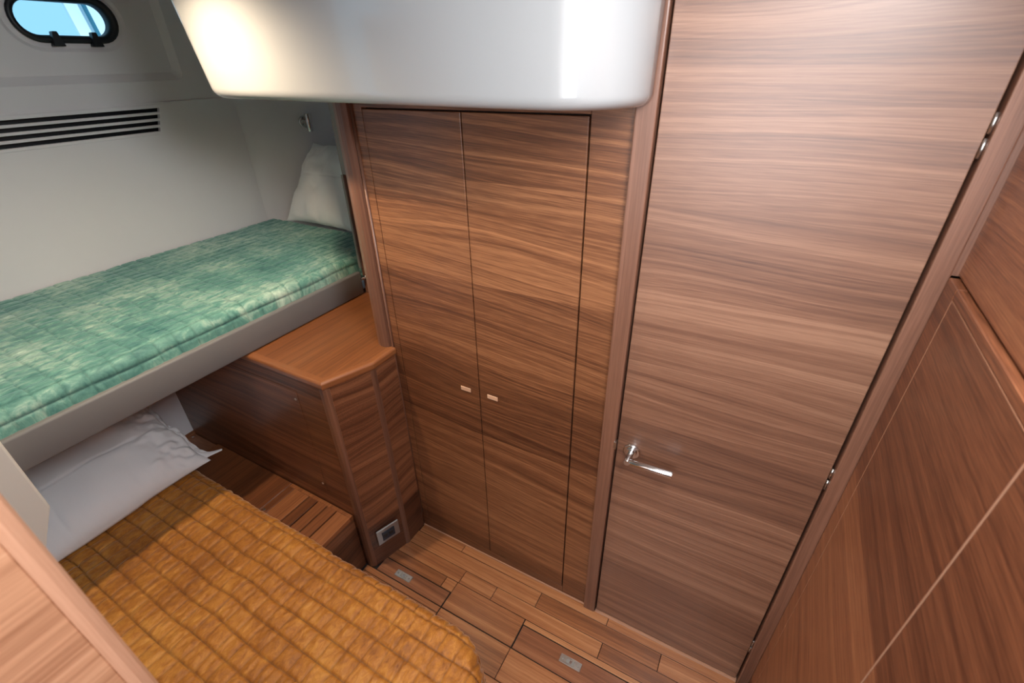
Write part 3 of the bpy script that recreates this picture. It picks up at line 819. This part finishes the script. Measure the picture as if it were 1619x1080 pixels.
# lower pillow, head against the hull, its open flange hanging at the far end
lp = pillow('pillow', 0.66, 0.50, 0.17, M_sheet, frame_from((-2.125, 0.325, 0.565), (0, -1, 0.0), (1, 0.0, -0.34)), 41, '', crumple=0.005, creases=((('v', 0.05), 0.004), (('u', 0.42), 0.003)), gather=1.0)
tag(lp, 'white pillow on the lower berth half under the bunk', 'pillow')
def hem(frame, w0, h, seed, parent):
    nu, nv = 26, 70
    u = np.linspace(0, 1, nu); v = np.linspace(-1, 1, nv)
    U, V = np.meshgrid(u, v, indexing='ij')
    tips = 0.022 + 0.05 * np.exp(-((np.abs(V) - 0.96) / 0.10) ** 2)
    X = -w0 - U * tips + smooth_noise(nu, nv, 3, 10, seed) * 0.004
    Y = V * h / 2 * (0.90 + 0.06 * U)
    Z = smooth_noise(nu, nv, 3, 18, seed + 1) * 0.007 * (0.4 + U) + 0.012 * (1 - U) * (1 - np.abs(V) ** 3)
    co = np.stack([X, Y, Z], -1).reshape(-1, 3)
    idx = np.arange(nu * nv).reshape(nu, nv)
    q = np.stack([idx[:-1, :-1], idx[:-1, 1:], idx[1:, 1:], idx[1:, :-1]], -1).reshape(-1, 4)
    me = bpy.data.meshes.new('pillowcase_hem'); me.from_pydata(co.tolist(), [], q.tolist()); me.update()
    o = link('pillowcase_hem', me, M_sheet, None, True)
    md = o.modifiers.new('thickness', 'SOLIDIFY'); md.thickness = 0.003; md.offset = 0
    o.parent = parent
    return o
hem(None, 0.315, 0.50, 71, lp)
# upper pillow leaning on the wall at the bunk's head
up_ = pillow('pillow', 0.62, 0.46, 0.13, M_sheet, frame_from((-2.06, 1.805, 1.390), (1, 0.0, 0), (0, 0.62, 0.78)), 57, '', crumple=0.007, creases=((('u', -0.2), 0.003), (('v', 0.1), 0.003)), gather=0.15)
tag(up_, 'white pillow standing at the head of the teal bunk', 'pillow')

# ================================================================== UPPER BUNK
ub = thing('upper_bunk', (-2.0, 0.8, 1.026), 'upper bunk with grey upholstered rail along the hull', 'bunk')
box('bunk_rail', -1.627, -1.595, 0.10, 1.419, 1.026, 1.135, M_rail, ub, 0.008, 3, True)
box('bunk_base', -2.494, -1.628, -0.35, 2.097, 1.030, 1.075, M_wpanel, ub)
box('bunk_mattress', -2.485, -1.640, -0.34, 1.97, 1.075, 1.185, M_sheet, ub, 0.03, 3)
q2 = quilt('teal_quilt', -2.480, -1.515, 0.02, 1.655, 0.0038, 1.202, (None, -1.655, None, None, 0.0), 0.035, 0.1, 0.047, 0.062, 0.0052, M_teal,
           (-2.0, 0.8, 1.2), 0.0008, 0.008, 'v', 0.8, 0.3)
tag(q2, 'teal velvet quilted bedspread on the upper bunk', 'quilt')
# end panel hanging in front of the rail's near end
bm = bmesh.new()
f = [(-0.42, 0.66), (0.02, 0.66), (0.090, 0.812), (0.144, 0.913), (0.144, 2.05), (-0.42, 2.05)]
A = [bm.verts.new((-1.592, p[0], p[1])) for p in f]; B = [bm.verts.new((-1.562, p[0], p[1])) for p in f]
bm.faces.new(A); bm.faces.new(list(reversed(B))); bridge(bm, A, B)
bmesh.ops.bevel(bm, geom=bm.edges[:], offset=0.006, segments=2, profile=0.5, affect='EDGES')
ep = finish('bunk_end_panel', bm, M_wpanel)
tag(ep, 'off-white padded end panel with cut corner at the near end of bunk', 'panel')

# reading lamp by the upper bunk
rl = thing('reading_lamp', (-2.40, 1.93, 1.67), 'small chrome reading lamp on the white wall above the upper pillow', 'lamp')
nrm = Vector((0.956, -0.293, 0))
base = Vector((-2.402, 1.945, 1.683))
tube('lamp_base', base, base + nrm * 0.02, 0.032, M_chrome, rl, n=28, bev=0.004)
arm0 = base + nrm * 0.02
tube('lamp_arm', arm0, arm0 + nrm * 0.03, 0.009, M_steel, rl, n=16)
hd_ = arm0 + nrm * 0.045
tube('lamp_head', hd_ + Vector((0, 0, -0.045)), hd_ + Vector((0, 0, 0.045)), 0.015, M_chrome, rl, n=24, bev=0.003)

# ================================================================== NEAR PARTITION (left of the viewer)
XP = -0.55
pw = structure(box('wall_partition', XP - 0.045, XP, -1.10, 0.010, -0.004, CEIL, M_part), 'light walnut partition close at the left of the view', 'wall')
bm = bm_prism([(XP - 0.045, 0.010), (XP + 0.002, 0.010), (XP + 0.002, 0.019), (XP - 0.003, 0.0275), (XP - 0.012, 0.031), (XP - 0.033, 0.031), (XP - 0.042, 0.0275), (XP - 0.047, 0.019), (XP - 0.047, 0.010)], -0.004, CEIL)
finish('corner_trim', bm, M_parttrim, pw)
